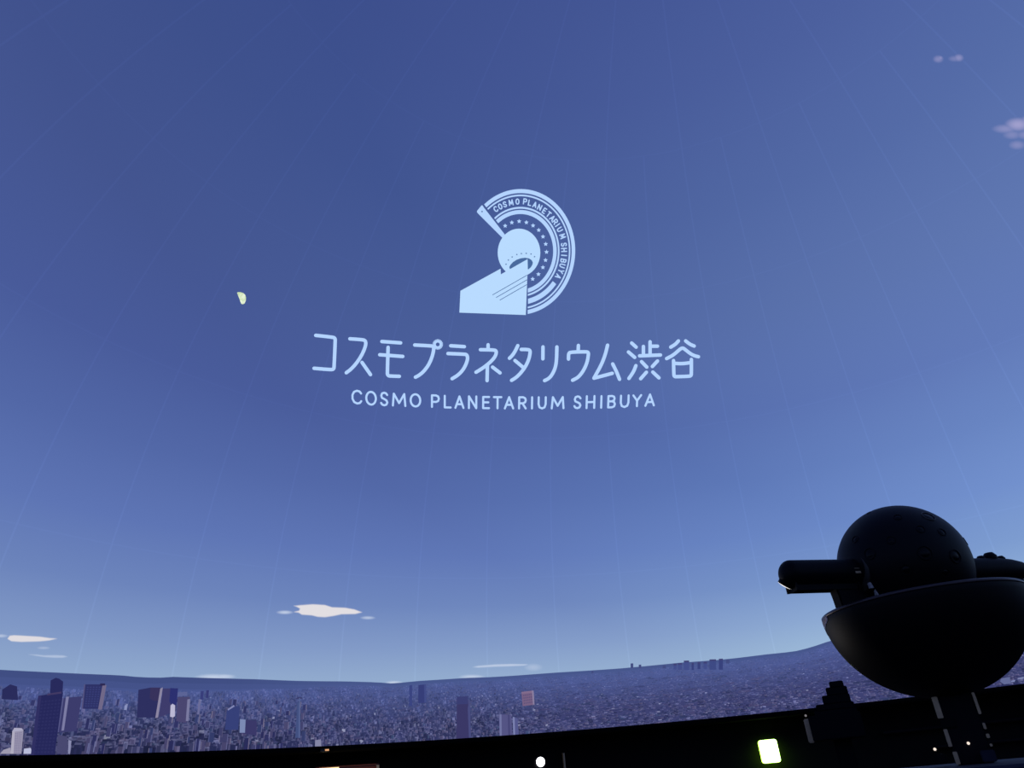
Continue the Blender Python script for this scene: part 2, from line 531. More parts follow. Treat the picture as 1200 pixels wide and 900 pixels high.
# curved lettering inside the rings: letter, centre
CURV = [('C',581.0,245.0),('O',586.2,242.0),('S',591.6,239.5),('M',598.8,237.4),('O',606.4,236.2),('P',615.4,236.1),('L',620.9,237.7),('A',626.8,239.9),('N',632.4,243.0),
        ('E',638.0,247.0),('T',642.9,251.2),('A',647.3,255.6),('R',650.6,259.9),('I',653.3,263.8),('U',655.9,269.0),('M',659.3,276.8),
        ('S',660.8,286.7),('H',661.0,292.9),('I',661.0,299.3),('B',660.2,305.6),('U',658.9,311.4),('Y',657.3,317.9),('A',654.1,324.0)]
for ch, cx, cy in CURV:
    u, v = (cx - ECX) / 65.17, (cy - ECY) / 73.70
    a = math.atan2(v, u)
    nx, ny = math.cos(a) * 65.17, math.sin(a) * 73.7
    k = math.hypot(nx, ny); nx, ny = nx / k, ny / k
    tx, ty = -ny, nx
    gw = {'I': 0.1, 'M': 4.2, 'L': 2.8, 'E': 2.8}.get(ch, 3.5)
    gh = 5.9
    p = Pic()
    for s in GL[ch]:
        p.stroke([(cx + tx * (g - .5) * gw - nx * (h - .5) * gh, cy + ty * (g - .5) * gw - ny * (h - .5) * gh) for g, h in s], 1.4)
    p.lay('letter', 0.012, M_LOGO, emb)

# --- clouds, moon
def inside(pts, x, y):
    c = False
    j = len(pts) - 1
    for i in range(len(pts)):
        xi, yi = pts[i]; xj, yj = pts[j]
        if (yi > y) != (yj > y) and x < (xj - xi) * (y - yi) / (yj - yi) + xi: c = not c
        j = i
    return c
def dist_edge(pts, x, y):
    b = 1e9
    for (x0, y0), (x1, y1) in zip(pts, pts[1:] + pts[:1]):
        dx, dy = x1 - x0, y1 - y0
        t = max(0, min(1, ((x - x0) * dx + (y - y0) * dy) / (dx * dx + dy * dy + 1e-9)))
        b = min(b, math.hypot(x - x0 - t * dx, y - y0 - t * dy))
    return b
def cloud(label, mat, strength, soft, poly=None, ell=None, step=0.8, off=0.008, noise=0.0, ells=None):
    if ells:
        poly = [(min(e[0] - e[2] for e in ells), min(e[1] - e[3] for e in ells)), (max(e[0] + e[2] for e in ells), min(e[1] - e[3] for e in ells)), (max(e[0] + e[2] for e in ells), max(e[1] + e[3] for e in ells)), (min(e[0] - e[2] for e in ells), max(e[1] + e[3] for e in ells))]
    if ell:
        cx, cy, a, b, tilt = ell
        poly = [(cx + a * math.cos(t) * (1 if math.cos(t) > 0 else 1), cy + b * math.sin(t) * abs(math.sin(t)) ** .3 + tilt * a * math.cos(t)) for t in [2 * PI * i / 32 for i in range(32)]]
    xs = [p_[0] for p_ in poly]; ys = [p_[1] for p_ in poly]
    x0, x1, y0, y1 = min(xs) - soft, max(xs) + soft, min(ys) - soft, max(ys) + soft
    nx, ny = max(2, int((x1 - x0) / step)), max(2, int((y1 - y0) / step))
    vs_, de = [], []
    rnd = random.Random(hash(label) & 0 or len(label))
    ph = [rnd.uniform(0, 6) for _ in range(4)]
    for i in range(nx + 1):
        for j in range(ny + 1):
            x, y = x0 + (x1 - x0) * i / nx, y0 + (y1 - y0) * j / ny
            d = dist_edge(poly, x, y)
            s = d if inside(poly, x, y) else -d
            t = max(0, min(1, (s + soft * .5) / (soft * 1.2)))
            v = t * t * (3 - 2 * t) * strength
            if ells:
                v = 0
                for ex, ey, ea, eb, es in ells:
                    q2 = ((x - ex) / ea) ** 2 + ((y - ey) / eb) ** 2
                    v = max(v, es * max(0, 1 - q2) ** 1.3)
            if noise: v *= 1 - noise * (0.5 + 0.5 * math.sin(x * .7 + ph[0] + y * .4) * math.sin(x * .31 + ph[1] - y * .9))
            vs_.append(dome_hit(x, y, off)); de.append(v)
    fs = []
    for i in range(nx):
        for j in range(ny):
            q = [i * (ny + 1) + j, (i + 1) * (ny + 1) + j, (i + 1) * (ny + 1) + j + 1, i * (ny + 1) + j + 1]
            if max(de[k] for k in q) > 0.03: fs.append(q)
    used = sorted({k for f in fs for k in f})
    mp = {k: n for n, k in enumerate(used)}
    me = bpy.data.meshes.new('projected_cloud')
    me.from_pydata([vs_[k] for k in used], [], [[mp[k] for k in f] for f in fs])
    at = me.attributes.new('cover', 'FLOAT', 'POINT')
    at.data.foreach_set('value', [de[k] for k in used])
    o = link('projected_cloud', me, mat)
    return tag(o, label, 'cloud', 'clouds in the projected sky')
def sc(pts, ox, oy, s): return [(ox + x / s, oy + y / s) for x, y in pts]
cloud('largest white spindle-shaped cloud low in the left half of the sky', M_CLOUD, 1.0, 1.3,
      sc([(225,138),(300,130),(430,120),(560,128),(640,153),(780,158),(880,176),(965,208),(890,227),(740,230),(660,247),(560,262),(480,257),(420,242),(310,234),(275,212),(215,205),(280,190),(290,168),(260,152)], 320, 695, 9.23))
cloud('tiny white wisp just left of the largest white cloud', M_CLOUD_PALE, 1, 1.0, ells=[(333.8, 717.6, 11, 2.6, .85)])
cloud('tiny white wisp at the lower right tip of the largest white cloud', M_CLOUD_PALE, 1, 1.0, ells=[(431, 724, 10, 2.3, .7)])
cloud('long flat white cloud near the left edge of the dome picture', M_CLOUD, .95, 1.2,
      sc([(105,225),(130,180),(200,172),(380,182),(560,192),(700,212),(810,220),(690,247),(560,260),(300,268),(160,258)], 0, 730, 12))
cloud('pale strip of cloud cut off by the picture edge, beside a long flat cloud', M_CLOUD_PALE, 1, 1.0, ells=[(0, 745.2, 11, 2.4, .65)])
cloud('faintest short wisp between two flat clouds at far left', M_CLOUD_PALE, 1, 1.0, ells=[(51, 759.3, 9, 1.9, .4)])
cloud('thin pale streak of cloud below the long flat cloud at far left', M_CLOUD_PALE, .55, 1.2,
      sc([(390,440),(520,445),(620,455),(780,452),(900,458),(950,475),(880,490),(760,490),(620,480),(500,462)], 0, 730, 12))
cloud('white bank of cloud sitting on the hills behind the left towers', M_CLOUD_PALE, 1, 1.0, ells=[(250, 793.8, 24, 4.6, .85), (262, 792.8, 16, 3.2, .8)])
cloud('thin white streak of cloud above the horizon at the middle', M_CLOUD_PALE, .72, 1.1, sc([(148,182),(220,166),(440,148),(640,142),(860,146),(850,162),(640,172),(440,178),(220,190)], 540, 765, 10.9))
cloud('small pale puff at the right end of a thin streak', M_CLOUD_PALE, 1, 1.0, ells=[(625, 782, 12, 5, .38)])
cloud('low sliver of white cloud touching the horizon below a thin streak', M_CLOUD_PALE, 1, 1.0, ells=[(553, 793.3, 17, 3.2, .75)])
cloud('faint small puff, left of a pair high at right', M_CLOUD_VIOLET, 1, 1.0, ells=[(1099.5, 69.3, 7, 5, .42), (1102, 68, 3.5, 3, .5)], step=1.0)
cloud('faint small puff, right of a pair high at right', M_CLOUD_VIOLET, 1, 1.0, ells=[(1119, 68.8, 9, 4, .3), (1123.5, 67.8, 6.5, 5, .5)], step=1.0)
cloud('soft lilac cloud at the right edge high above the projector', M_CLOUD_VIOLET, 1, 1.0, ells=[(1178, 151, 17, 6, .45), (1193, 146, 17, 9, .8), (1210, 143, 18, 9, .75), (1186, 158, 12, 6, .35), (1204, 158, 16, 6, .4), (1192, 170, 11, 6, .38), (1210, 169, 13, 6, .35)], step=1.2)
cloud('low sliver of white cloud on the far ridge line', M_CLOUD_PALE, 1, 1.0, ells=[(462, 800.2, 12, 2.6, .9)])

m, nt, out = new_mat('projected_moon')
e = nt.nodes.new('ShaderNodeEmission')
tc = nt.nodes.new('ShaderNodeTexCoord')
nz = nt.nodes.new('ShaderNodeTexNoise'); nz.inputs['Scale'].default_value = 22
rp = nt.nodes.new('ShaderNodeValToRGB')
rp.color_ramp.elements[0].position = .38; rp.color_ramp.elements[0].color = lin((200, 222, 176))
rp.color_ramp.elements[1].position = .6; rp.color_ramp.elements[1].color = lin((232, 244, 218))
nt.links.new(tc.outputs['Object'], nz.inputs['Vector']); nt.links.new(nz.outputs['Fac'], rp.inputs['Fac'])
nt.links.new(rp.outputs['Color'], e.inputs[0]); nt.links.new(e.outputs[0], out.inputs[0])
m.cycles.emission_sampling = 'NONE'
p = Pic()
p.poly([(260 + x / 22.5, 330 + y / 22.5) for x, y in [(400,288),(440,276),(500,280),(570,305),(618,355),(638,420),(632,500),(602,572),(562,596),(518,592),(490,540),(462,450),(428,370)]])
tag(p.lay('projected_moon', 0.009, m), 'small half moon with pale yellow-green light in the left sky', 'moon')

# ------------------------------------------------------------------ projected city
HOR = [(0,785),(62,788),(105,790),(140,791.3),(155,793),(185,794.5),(197,793),(225,794),(262,795),(300,796),(350,798),(405,798.5),(440,799.5),(460,801),(490,798),(545,794.5),(575,793.5),(600,792),
       (627,790),(654,788),(726,783.4),(768,779.5),(798,776.5),(840,773.5),(861,771.4),(900,766.6),(930,763.6),(945,760),(960,755.5),(975,750)]
HP = sorted(azel(dome_hit(x, y)) for x, y in HOR)
def hor_el(az):
    if az <= HP[0][0]: return HP[0][1]
    for (a0, e0), (a1, e1) in zip(HP[:-1], HP[1:]):
        if az <= a1: return e0 + (e1 - e0) * (az - a0) / (a1 - a0)
    k = az - HP[-1][0]
    return HP[-1][1] + 0.55 * math.sin(min(k, 40) / 40 * PI)

def mixc(a, b, t): return tuple(a[i] + (b[i] - a[i]) * t for i in range(3))
class Quads:
    def __init__(self): self.v, self.f, self.c = [], [], []
    def quad(self, pts, col):
        s = len(self.v)
        self.v += pts
        self.f.append(tuple(range(s, s + len(pts))))
        self.c.append(lin(tuple(max(0, min(255, k)) for k in col)))
    def build(self, name, parent=None):
        me = bpy.data.meshes.new(name)
        me.from_pydata(self.v, [], self.f)
        at = me.color_attributes.new('Col', 'FLOAT_COLOR', 'CORNER')
        flat = []
        for f, c in zip(self.f, self.c): flat += list(c) * len(f)
        at.data.foreach_set('color', flat)
        return link(name, me, M_CITY, parent)

def smooth(a, b, x):
    t = max(0, min(1, (x - a) / (b - a)))
    return t * t * (3 - 2 * t)
def leftness(az): return 1 - smooth(-47, -30, az)          # tall dense quarter on the left
def rightness(az): return smooth(-22, -8, az)              # flat suburbs on the right

# hills along the horizon
q = Quads()
N = 360
for i in range(N):
    a0, a1 = -180 + 360 * i / N, -180 + 360 * (i + 1) / N
    lf = leftness((a0 + a1) / 2)
    d = 1.35 * lf + 0.75 * (1 - lf)
    top = mixc((70, 86, 138), (62, 76, 128), lf)
    bot = mixc((78, 92, 150), (74, 88, 146), lf)
    for k in range(3):
        t0, t1 = k / 3, (k + 1) / 3
        q.quad([sph(a0, hor_el(a0) - d * t0, .012), sph(a1, hor_el(a1) - d * t0, .012), sph(a1, hor_el(a1) - d * t1, .012), sph(a0, hor_el(a0) - d * t1, .012)], mixc(top, bot, (t0 + t1) / 2))
hills = q.build('projected_hills')
tag(hills, 'long low blue-grey hill ridge along the projected horizon', 'hills')

# the carpet of far houses: too many to count
q = Quads()
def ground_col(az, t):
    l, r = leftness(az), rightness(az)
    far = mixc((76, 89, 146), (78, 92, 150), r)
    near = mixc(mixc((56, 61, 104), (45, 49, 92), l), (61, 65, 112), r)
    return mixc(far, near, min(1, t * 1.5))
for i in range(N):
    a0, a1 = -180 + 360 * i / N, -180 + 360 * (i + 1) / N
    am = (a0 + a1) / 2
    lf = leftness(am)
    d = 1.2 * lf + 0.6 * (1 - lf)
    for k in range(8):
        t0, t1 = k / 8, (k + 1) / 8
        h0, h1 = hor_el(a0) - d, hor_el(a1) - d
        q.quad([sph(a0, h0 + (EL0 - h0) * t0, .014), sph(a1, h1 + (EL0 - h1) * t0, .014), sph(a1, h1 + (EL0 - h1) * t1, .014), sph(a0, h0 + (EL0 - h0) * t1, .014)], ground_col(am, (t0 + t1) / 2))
rc = random.Random(11)
blds = []
for _ in range(25000):
    u = rc.random()
    az = rc.uniform(-66, 40) if u < .86 else rc.uniform(-180, 180)
    t = rc.random() ** 1.35
    blds.append((t, az))
# parks, shadowed quarters and roofed districts lying under the houses
for _ in range(1500):
    az, t = rc.uniform(-70, 45), rc.random() ** 1.2
    l, r = leftness(az), rightness(az)
    h = hor_el(az) - (1.2 * l + .4 * (1 - l))
    el = h + (EL0 - h) * t
    wd, ht = rc.uniform(.3, 1.5) * (.5 + t), rc.uniform(.05, .24) * (.4 + t)
    base = ground_col(az, t)
    c = mixc(base, rc.choice([(40, 52, 84), (38, 42, 84), (82, 74, 112), (92, 94, 138), (44, 56, 92), (70, 66, 106)]), rc.uniform(.3, .8) * (.35 + .65 * t))
    lo_ = max(EL0, el - ht)
    k1, k2 = rc.uniform(-.1, .1), rc.uniform(-.1, .1)
    q.quad([sph(az - wd * .5, lo_, .015), sph(az + wd * .5, max(EL0, lo_ + k1 * ht), .015), sph(az + wd * .42, max(EL0, el), .015), sph(az - wd * .4, max(EL0, el + k2 * ht), .015)], c)
blds.sort()
NB = len(blds)
def cluster(az, el):
    return (math.sin(az * 1.9 + el * 1.1) + math.sin(az * .83 - el * 3.7 + 1.3) + math.sin(az * 4.1 + el * 2.3 + .5)) / 3
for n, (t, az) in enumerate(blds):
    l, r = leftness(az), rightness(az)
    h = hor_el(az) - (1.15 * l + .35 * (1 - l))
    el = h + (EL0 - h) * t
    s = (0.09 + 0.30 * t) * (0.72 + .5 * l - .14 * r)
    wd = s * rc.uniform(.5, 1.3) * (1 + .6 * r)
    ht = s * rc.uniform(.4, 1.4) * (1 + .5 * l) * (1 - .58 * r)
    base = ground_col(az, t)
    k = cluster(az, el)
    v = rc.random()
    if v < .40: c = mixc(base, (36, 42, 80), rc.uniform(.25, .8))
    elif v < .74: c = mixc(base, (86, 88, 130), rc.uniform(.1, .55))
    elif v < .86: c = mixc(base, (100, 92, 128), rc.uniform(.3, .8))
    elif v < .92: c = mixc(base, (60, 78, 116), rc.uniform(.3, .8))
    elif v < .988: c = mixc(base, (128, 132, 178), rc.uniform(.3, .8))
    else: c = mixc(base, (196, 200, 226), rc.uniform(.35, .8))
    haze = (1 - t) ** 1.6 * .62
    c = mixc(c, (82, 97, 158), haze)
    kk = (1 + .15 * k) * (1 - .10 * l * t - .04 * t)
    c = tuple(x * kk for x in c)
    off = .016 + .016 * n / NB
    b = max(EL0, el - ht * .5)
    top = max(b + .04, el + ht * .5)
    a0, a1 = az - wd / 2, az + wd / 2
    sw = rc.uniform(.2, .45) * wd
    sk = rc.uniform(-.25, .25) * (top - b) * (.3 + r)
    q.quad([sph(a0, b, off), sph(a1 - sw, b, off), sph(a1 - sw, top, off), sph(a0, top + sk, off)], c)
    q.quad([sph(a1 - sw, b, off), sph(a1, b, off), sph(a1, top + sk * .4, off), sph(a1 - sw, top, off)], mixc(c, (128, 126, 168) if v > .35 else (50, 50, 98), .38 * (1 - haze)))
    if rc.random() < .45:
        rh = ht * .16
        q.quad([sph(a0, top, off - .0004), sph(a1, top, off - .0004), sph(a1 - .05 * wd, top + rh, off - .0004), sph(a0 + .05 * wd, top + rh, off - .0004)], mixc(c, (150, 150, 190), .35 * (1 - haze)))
for _ in range(150):
    az, t = rc.uniform(-64, -36), rc.uniform(.08, .95)
    l = leftness(az)
    h = hor_el(az) - 1.2
    el = h + (EL0 - h) * t
    wd, ht = rc.uniform(.22, .5) * (.6 + .5 * t), rc.uniform(.35, .95) * (.5 + .6 * t)
    c = mixc(ground_col(az, t), rc.choice([(40, 42, 88), (46, 48, 96), (66, 66, 108), (78, 74, 112), (52, 62, 108)]), .75)
    b = max(EL0, el - ht)
    off = .0325
    lw = rc.uniform(.12, .3) * wd
    q.quad([sph(az - wd / 2, b, off), sph(az + wd / 2, b, off), sph(az + wd / 2, el, off), sph(az - wd / 2, el, off)], c)
    sx = az + wd / 2 - lw if rc.random() < .7 else az - wd / 2
    q.quad([sph(sx, b, off + .0006), sph(sx + lw, b, off + .0006), sph(sx + lw, el - .01, off + .0006), sph(sx, el - .01, off + .0006)], mixc(c, rc.choice([(120, 118, 154), (108, 112, 158), (134, 126, 150)]), rc.uniform(.35, .9)))
city = q.build('projected_city')
tag(city, 'countless small blue-grey houses of the projected city under the sky', 'city', kind='stuff')

# the buildings one can tell apart in the projected picture
def tower(label, faces, ox, oy, s, off=.036, group='buildings in the projected city', windows=None, name='projected_building'):
    """faces: (polygon in zoomed picture units, colour); windows: (four corners, columns, rows, colour)"""
    root = Quads()
    lo, hi = None, None
    def cv(pts, o):
        out = []
        for x, y in pts:
            a, e = azel(dome_hit(ox + x / s, oy + y / s, o))
            out.append(sph(a, max(e, EL0 - .05), o))
        return out
    f0, c0 = faces[0]
    root.quad(cv(f0, off), c0)
    o = root.build(name)
    tag(o, label, 'building', group)
    for i, (f, c) in enumerate(faces[1:]):
        k = Quads(); k.quad(cv(f, off + .0012 * (i + 1)), c)
        k.build('wall_face', o)
    if windows:
        k = Quads()
        (p0, p1, p2, p3), nc, nr, c = windows
        def lerp(a, b, t): return (a[0] + (b[0] - a[0]) * t, a[1] + (b[1] - a[1]) * t)
        for i in range(nc):
            for j in range(nr):
                def g(u, v): return lerp(lerp(p0, p1, u), lerp(p3, p2, u), v)
                u0, u1, v0, v1 = (i + .2) / nc, (i + .8) / nc, (j + .25) / nr, (j + .75) / nr
                k.quad(cv([g(u0, v0), g(u1, v0), g(u1, v1), g(u0, v1)], off + .008), c)
        tag(k.build('window_rows', o), kind='stuff')
    return o

D = (38, 40, 90)
tower('tall dark tower with a narrow raised top block at lower left', [
    ([(335,340),(555,310),(480,862),(270,862)], D), ([(440,330),(445,205),(490,182),(520,190),(555,215),(550,322)], (40, 42, 92)),
    ([(420,322),(540,303),(540,320),(410,338)], (66, 58, 100)), ([(335,340),(365,336),(300,862),(270,862)], (48, 48, 98))], 0, 770, 7.5,
    windows=([(360,380),(540,360),(470,850),(290,850)], 6, 16, (44, 46, 96)))
tower('slim tower with a bright vertical stripe, right of the tallest dark tower', [
    ([(545,362),(720,345),(672,650),(500,665)], (60, 60, 108)), ([(580,350),(606,346),(562,645),(540,648)], (124, 124, 164)), ([(545,362),(560,360),(515,660),(500,665)], (88, 90, 138))], 0, 770, 7.5, .035)
tower('broad dark block with a tan side wall at left', [
    ([(740,240),(905,240),(868,455),(716,455)], (46, 50, 102)), ([(900,250),(936,246),(896,462),(862,460)], (112, 104, 136)), ([(740,240),(750,240),(728,455),(716,455)], (84, 82, 126)), ([(880,232),(925,232),(922,250),(880,252)], (44, 40, 82))], 0, 770, 7.5, .034,
    windows=([(760,255),(890,255),(860,440),(740,440)], 5, 9, (56, 62, 118)))
tower('squat dark block with a stepped roof near the left picture edge', [
    ([(15,370),(20,285),(90,240),(150,258),(158,378)], (42, 44, 92))], 0, 770, 7.5, .034)
tower('sunlit beige tower in the lower left corner of the city', [
    ([(108,655),(206,640),(188,850),(92,850)], (150, 146, 172)), ([(108,655),(130,652),(118,850),(92,850)], (176, 172, 192)), ([(105,658),(125,622),(190,625),(208,645)], (172, 170, 196))], 0, 770, 7.5, .038,
    windows=([(132,665),(195,655),(180,845),(122,845)], 4, 12, (124, 118, 152)))
tower('low cream wing at the foot of the beige tower', [([(0,850),(30,815),(92,795),(95,850)], (158, 154, 176))], 0, 770, 7.5, .037)
tower('small white block between the beige tower and the tallest dark tower', [([(206,850),(212,805),(270,798),(285,850)], (184, 188, 218))], 0, 770, 7.5, .037)
tower('slim pale-edged building below the striped slim tower', [([(598,850),(602,728),(628,735),(615,850)], (138, 140, 176)), ([(500,850),(510,680),(590,700),(596,850)], (72, 72, 112))], 0, 770, 7.5, .036)
tower('pair of dark slabs joined by a thin bright edge, left of centre-left', [
    ([(92,288),(198,268),(285,268),(252,532),(78,532)], (46, 48, 96)), ([(198,268),(280,268),(262,420),(186,420)], (56, 50, 92)), ([(283,278),(306,266),(264,532),(240,536)], (140, 134, 162))], 150, 770, 7.5, .035)
tower('dark slab with blue side, right of a thin bright edge', [
    ([(306,276),(440,274),(422,475),(270,530)], (62, 60, 108)), ([(372,272),(440,276),(426,420),(360,420)], (44, 48, 112))], 150, 770, 7.5, .034)
tower('small round-topped white tower among the dark slabs', [([(370,524),(374,425),(392,410),(414,425),(412,520),(395,530)], (186, 184, 212))], 150, 770, 7.5, .037)
tower('brown-violet slab with a pale vertical stripe beside the white tower', [
    ([(436,350),(546,350),(514,582),(424,562)], (74, 70, 112)), ([(522,372),(547,368),(532,562),(508,562)], (122, 122, 160))], 150, 770, 7.5, .036)
tower('narrow pale strip building right of the brown-violet slab', [([(622,370),(640,370),(628,505),(608,505)], (106, 108, 152))], 150, 770, 7.5, .035)
tower('two thin dark high-rises close together on the far left plain', [([(640,300),(665,298),(660,375),(632,375)], (56, 62, 122)), ([(688,292),(712,290),(705,360),(684,360)], (54, 58, 116))], 150, 770, 7.5, .034)
tower('blue glass building with a slanted roof below the far high-rises', [
    ([(868,470),(925,430),(980,432),(970,640),(852,640)], (54, 64, 120)), ([(875,458),(930,420),(938,434),(880,470)], (128, 134, 180))], 150, 770, 7.5, .036)
tower('low block with a bright white end wall, right of the slanted roof', [
    ([(984,545),(1130,560),(1130,690),(980,668)], (58, 56, 104)), ([(984,545),(1034,550),(1028,665),(980,665)], (124, 138, 180))], 150, 770, 7.5, .037)
tower('slender antenna-topped tower left of the middle', [([(362,400),(388,395),(386,710),(345,710)], (66, 80, 128)), ([(340,368),(370,350),(405,352),(402,368)], (58, 62, 108)), ([(374,710),(378,360),(388,360),(388,710)], (84, 98, 146))], 300, 770, 7.5, .036)
tower('small beige box standing on the rim line left of the warm glint', [([(518,785),(520,730),(570,725),(575,785)], (132, 134, 166))], 300, 770, 7.5, .037)
tower('thin far high-rise, left one of the distant pair near the middle', [([(178,200),(198,196),(198,345),(176,345)], (58, 68, 128))], 450, 770, 6.0, .035)
tower('wider far high-rise, right one of the distant pair near the middle', [([(242,196),(296,192),(298,320),(240,325)], (54, 62, 120)), ([(282,196),(297,194),(298,320),(284,320)], (66, 76, 134))], 450, 770, 6.0, .035)
tower('tall violet-brown tower at the middle of the rim', [
    ([(512,278),(588,276),(612,580),(510,582)], (58, 56, 102)), ([(586,300),(604,300),(612,578),(598,578)], (72, 76, 126)), ([(512,278),(588,276),(590,370),(514,372)], (58, 62, 114))], 450, 770, 6.0, .037)
tower('pale grey slab tower with vertical stripes on the rim', [
    ([(808,402),(896,408),(902,560),(812,560)], (84, 84, 132)), ([(812,402),(826,402),(828,560),(814,560)], (112, 116, 162)), ([(870,406),(884,406),(888,560),(874,560)], (70, 70, 118))], 450, 770, 6.0, .037)
tower('striped light building right of the pale slab tower', [([(904,420),(940,430),(948,552),(908,558)], (84, 88, 140)), ([(906,420),(918,424),(922,556),(910,556)], (124, 130, 176))], 450, 770, 6.0, .036)
tower('square salmon-pink building standing out in the blue city', [
    ([(966,245),(1050,235),(1056,335),(975,345)], (118, 96, 130)), ([(966,245),(1050,235),(1050,250),(968,258)], (130, 108, 140)), ([(1040,236),(1052,236),(1058,335),(1048,335)], (136, 126, 160))], 450, 770, 6.0, .037,
    windows=([(975,262),(1040,252),(1046,325),(982,335)], 5, 4, (92, 80, 122)))
FAR = ['lone dark tower standing up from the horizon ridge right of the middle', 'short dark stub just right of the lone ridge tower', 'small dark mast far left of the lone ridge tower',
       'widest block of the distant skyline cluster on the ridge', 'first pale-blue block from the left in the distant skyline cluster', 'faint low block at the left end of the distant skyline cluster',
       'narrow pale block right of the widest skyline block', 'second pale block right of the widest skyline block', 'pale block left of the peaked pair in the distant skyline cluster',
       'peaked broad block, left one of the pair ending the skyline cluster', 'peaked narrow block, right one of the pair ending the skyline cluster', 'small dark hump at the right end of the skyline cluster', 'faint dark block on the ridge between lone tower and skyline cluster']
for fi, (x0, x1, y0, y1, d) in enumerate(((540,557,150,180,0), (592,608,158,180,0), (290,302,196,214,0), (880,914,132,192,1), (842,868,148,190,1), (814,834,152,188,1), (930,944,146,192,1), (968,986,142,186,1),
                          (1006,1028,140,184,1), (1044,1086,124,190,1), (1104,1130,120,190,1), (1150,1172,126,150,0), (745,765,162,182,0))):
    c = (66, 76, 128) if not d else rc.choice([(62, 74, 132), (56, 66, 124), (66, 78, 138)])
    tower(FAR[fi], [([(x0, y1), (x0, y0), (x1, y0 - 1), (x1, y1)], c)] + ([([(x0, y0 + 10), (x0, y0), (x1, y0 - 1), (x1, y0 + 10)], (64, 66, 116))] if d else []), 640, 750, 5.4545, .034, 'far skyline towers on the horizon')
tower('pale curved-roof hall at the right edge under the projector bowl', [([(395,520),(420,455),(480,440),(600,420),(620,560),(480,575)], (98, 106, 150)), ([(620,500),(720,480),(700,520),(630,528)], (124, 132, 178))], 1150, 770, 18.0, .036)
tower('small bright-roofed block beside the curved-roof hall at far right', [([(760,470),(770,440),(890,415),(900,440),(860,470)], (120, 126, 168))], 1150, 770, 18.0, .036)
tower('far mansion block on the plain behind the brown-violet slab', [([(430,345),(440,310),(520,305),(520,340)], (92, 100, 150))], 150, 770, 7.5, .033)

# ------------------------------------------------------------------ the star projector
PZ = SPRING
proj = empty('star_projector', (0, 0, 1.55))
tag(proj, 'black star projector, a ball in a round bowl with two side arms', 'projector')
TILT = Matrix.Rotation(rad(1.0), 4, Vector((0.447, 0.895, 0)))        # the bowl hangs slightly askew
BC = Vector((0, 0, PZ + 0.190))
BR = 0.453
BD = 0.935                               # the bowl is a little shallower than a half sphere

def lathe(bm, prof, mat4, n=64, close=False):
    rows = []
    for i in range(n):
        a = 2 * PI * i / n
        rows.append([bm.verts.new(mat4 @ Vector((r * math.cos(a), r * math.sin(a), z))) for r, z in prof])
    for i in range(n):
        A, B = rows[i], rows[(i + 1) % n]
        for j in range(len(prof) - 1):
            bm.faces.new((A[j], B[j], B[j + 1], A[j + 1]))
    bmesh.ops.remove_doubles(bm, verts=bm.verts, dist=1e-6)

def axis_mat(origin, direction):
    return Matrix.Translation(origin) @ Vector(direction).to_track_quat('Z', 'Y').to_matrix().to_4x4()

bowl_m = Matrix.Translation(BC) @ TILT.inverted()
prof = [(max(BR * math.cos(a), 1e-7), BD * BR * math.sin(a)) for a in [-PI / 2 + (PI / 2 - .035) * i / 26 for i in range(27)]]
prof += [(BR * .985, 0.0), (BR * .955, 0.0)] + [(max(BR * .955 * math.cos(a), 1e-7), BD * BR * .955 * math.sin(a)) for a in [-(PI / 2) * i / 20 for i in range(1, 21)]]
bm = bmesh.new(); lathe(bm, prof, bowl_m, 96)
bm_obj('bowl', bm, M_SHELL, proj, True)
bm = bmesh.new(); lathe(bm, [(BR * .999, -.016), (BR * 1.004, -.012), (BR * 1.004, -.004), (BR * .99, .001), (BR * .985, -.004), (BR * .999, -.016)], bowl_m, 96)
tag(bm_obj('bowl_rim', bm, M_LIP, proj, True), 'thin polished lip around the bowl')
bm = bmesh.new()  # rosy patch laid over the bowl to paint a glint on its lip
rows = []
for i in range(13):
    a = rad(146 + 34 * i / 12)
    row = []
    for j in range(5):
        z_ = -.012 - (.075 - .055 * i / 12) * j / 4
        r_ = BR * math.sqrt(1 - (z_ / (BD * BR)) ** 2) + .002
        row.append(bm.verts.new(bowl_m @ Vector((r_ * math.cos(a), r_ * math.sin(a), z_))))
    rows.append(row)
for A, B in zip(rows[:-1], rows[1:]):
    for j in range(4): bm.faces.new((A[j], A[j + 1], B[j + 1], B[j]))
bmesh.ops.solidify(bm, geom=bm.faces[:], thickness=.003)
tag(bm_obj('lip_glint', bm, pbr('rosy_lip_glint', (206, 176, 170), .35, metal=.3), proj, True), 'small rosy patch added as a glint at the left end of the bowl')
ball_c = Vector((-0.013, 0.006, PZ + 0.365))
br = 0.305
bm = bmesh.new()
bmesh.ops.create_uvsphere(bm, u_segments=64, v_segments=40, radius=br, matrix=Matrix.Translation(ball_c))
bm_obj('ball', bm, M_BALL, proj, True)

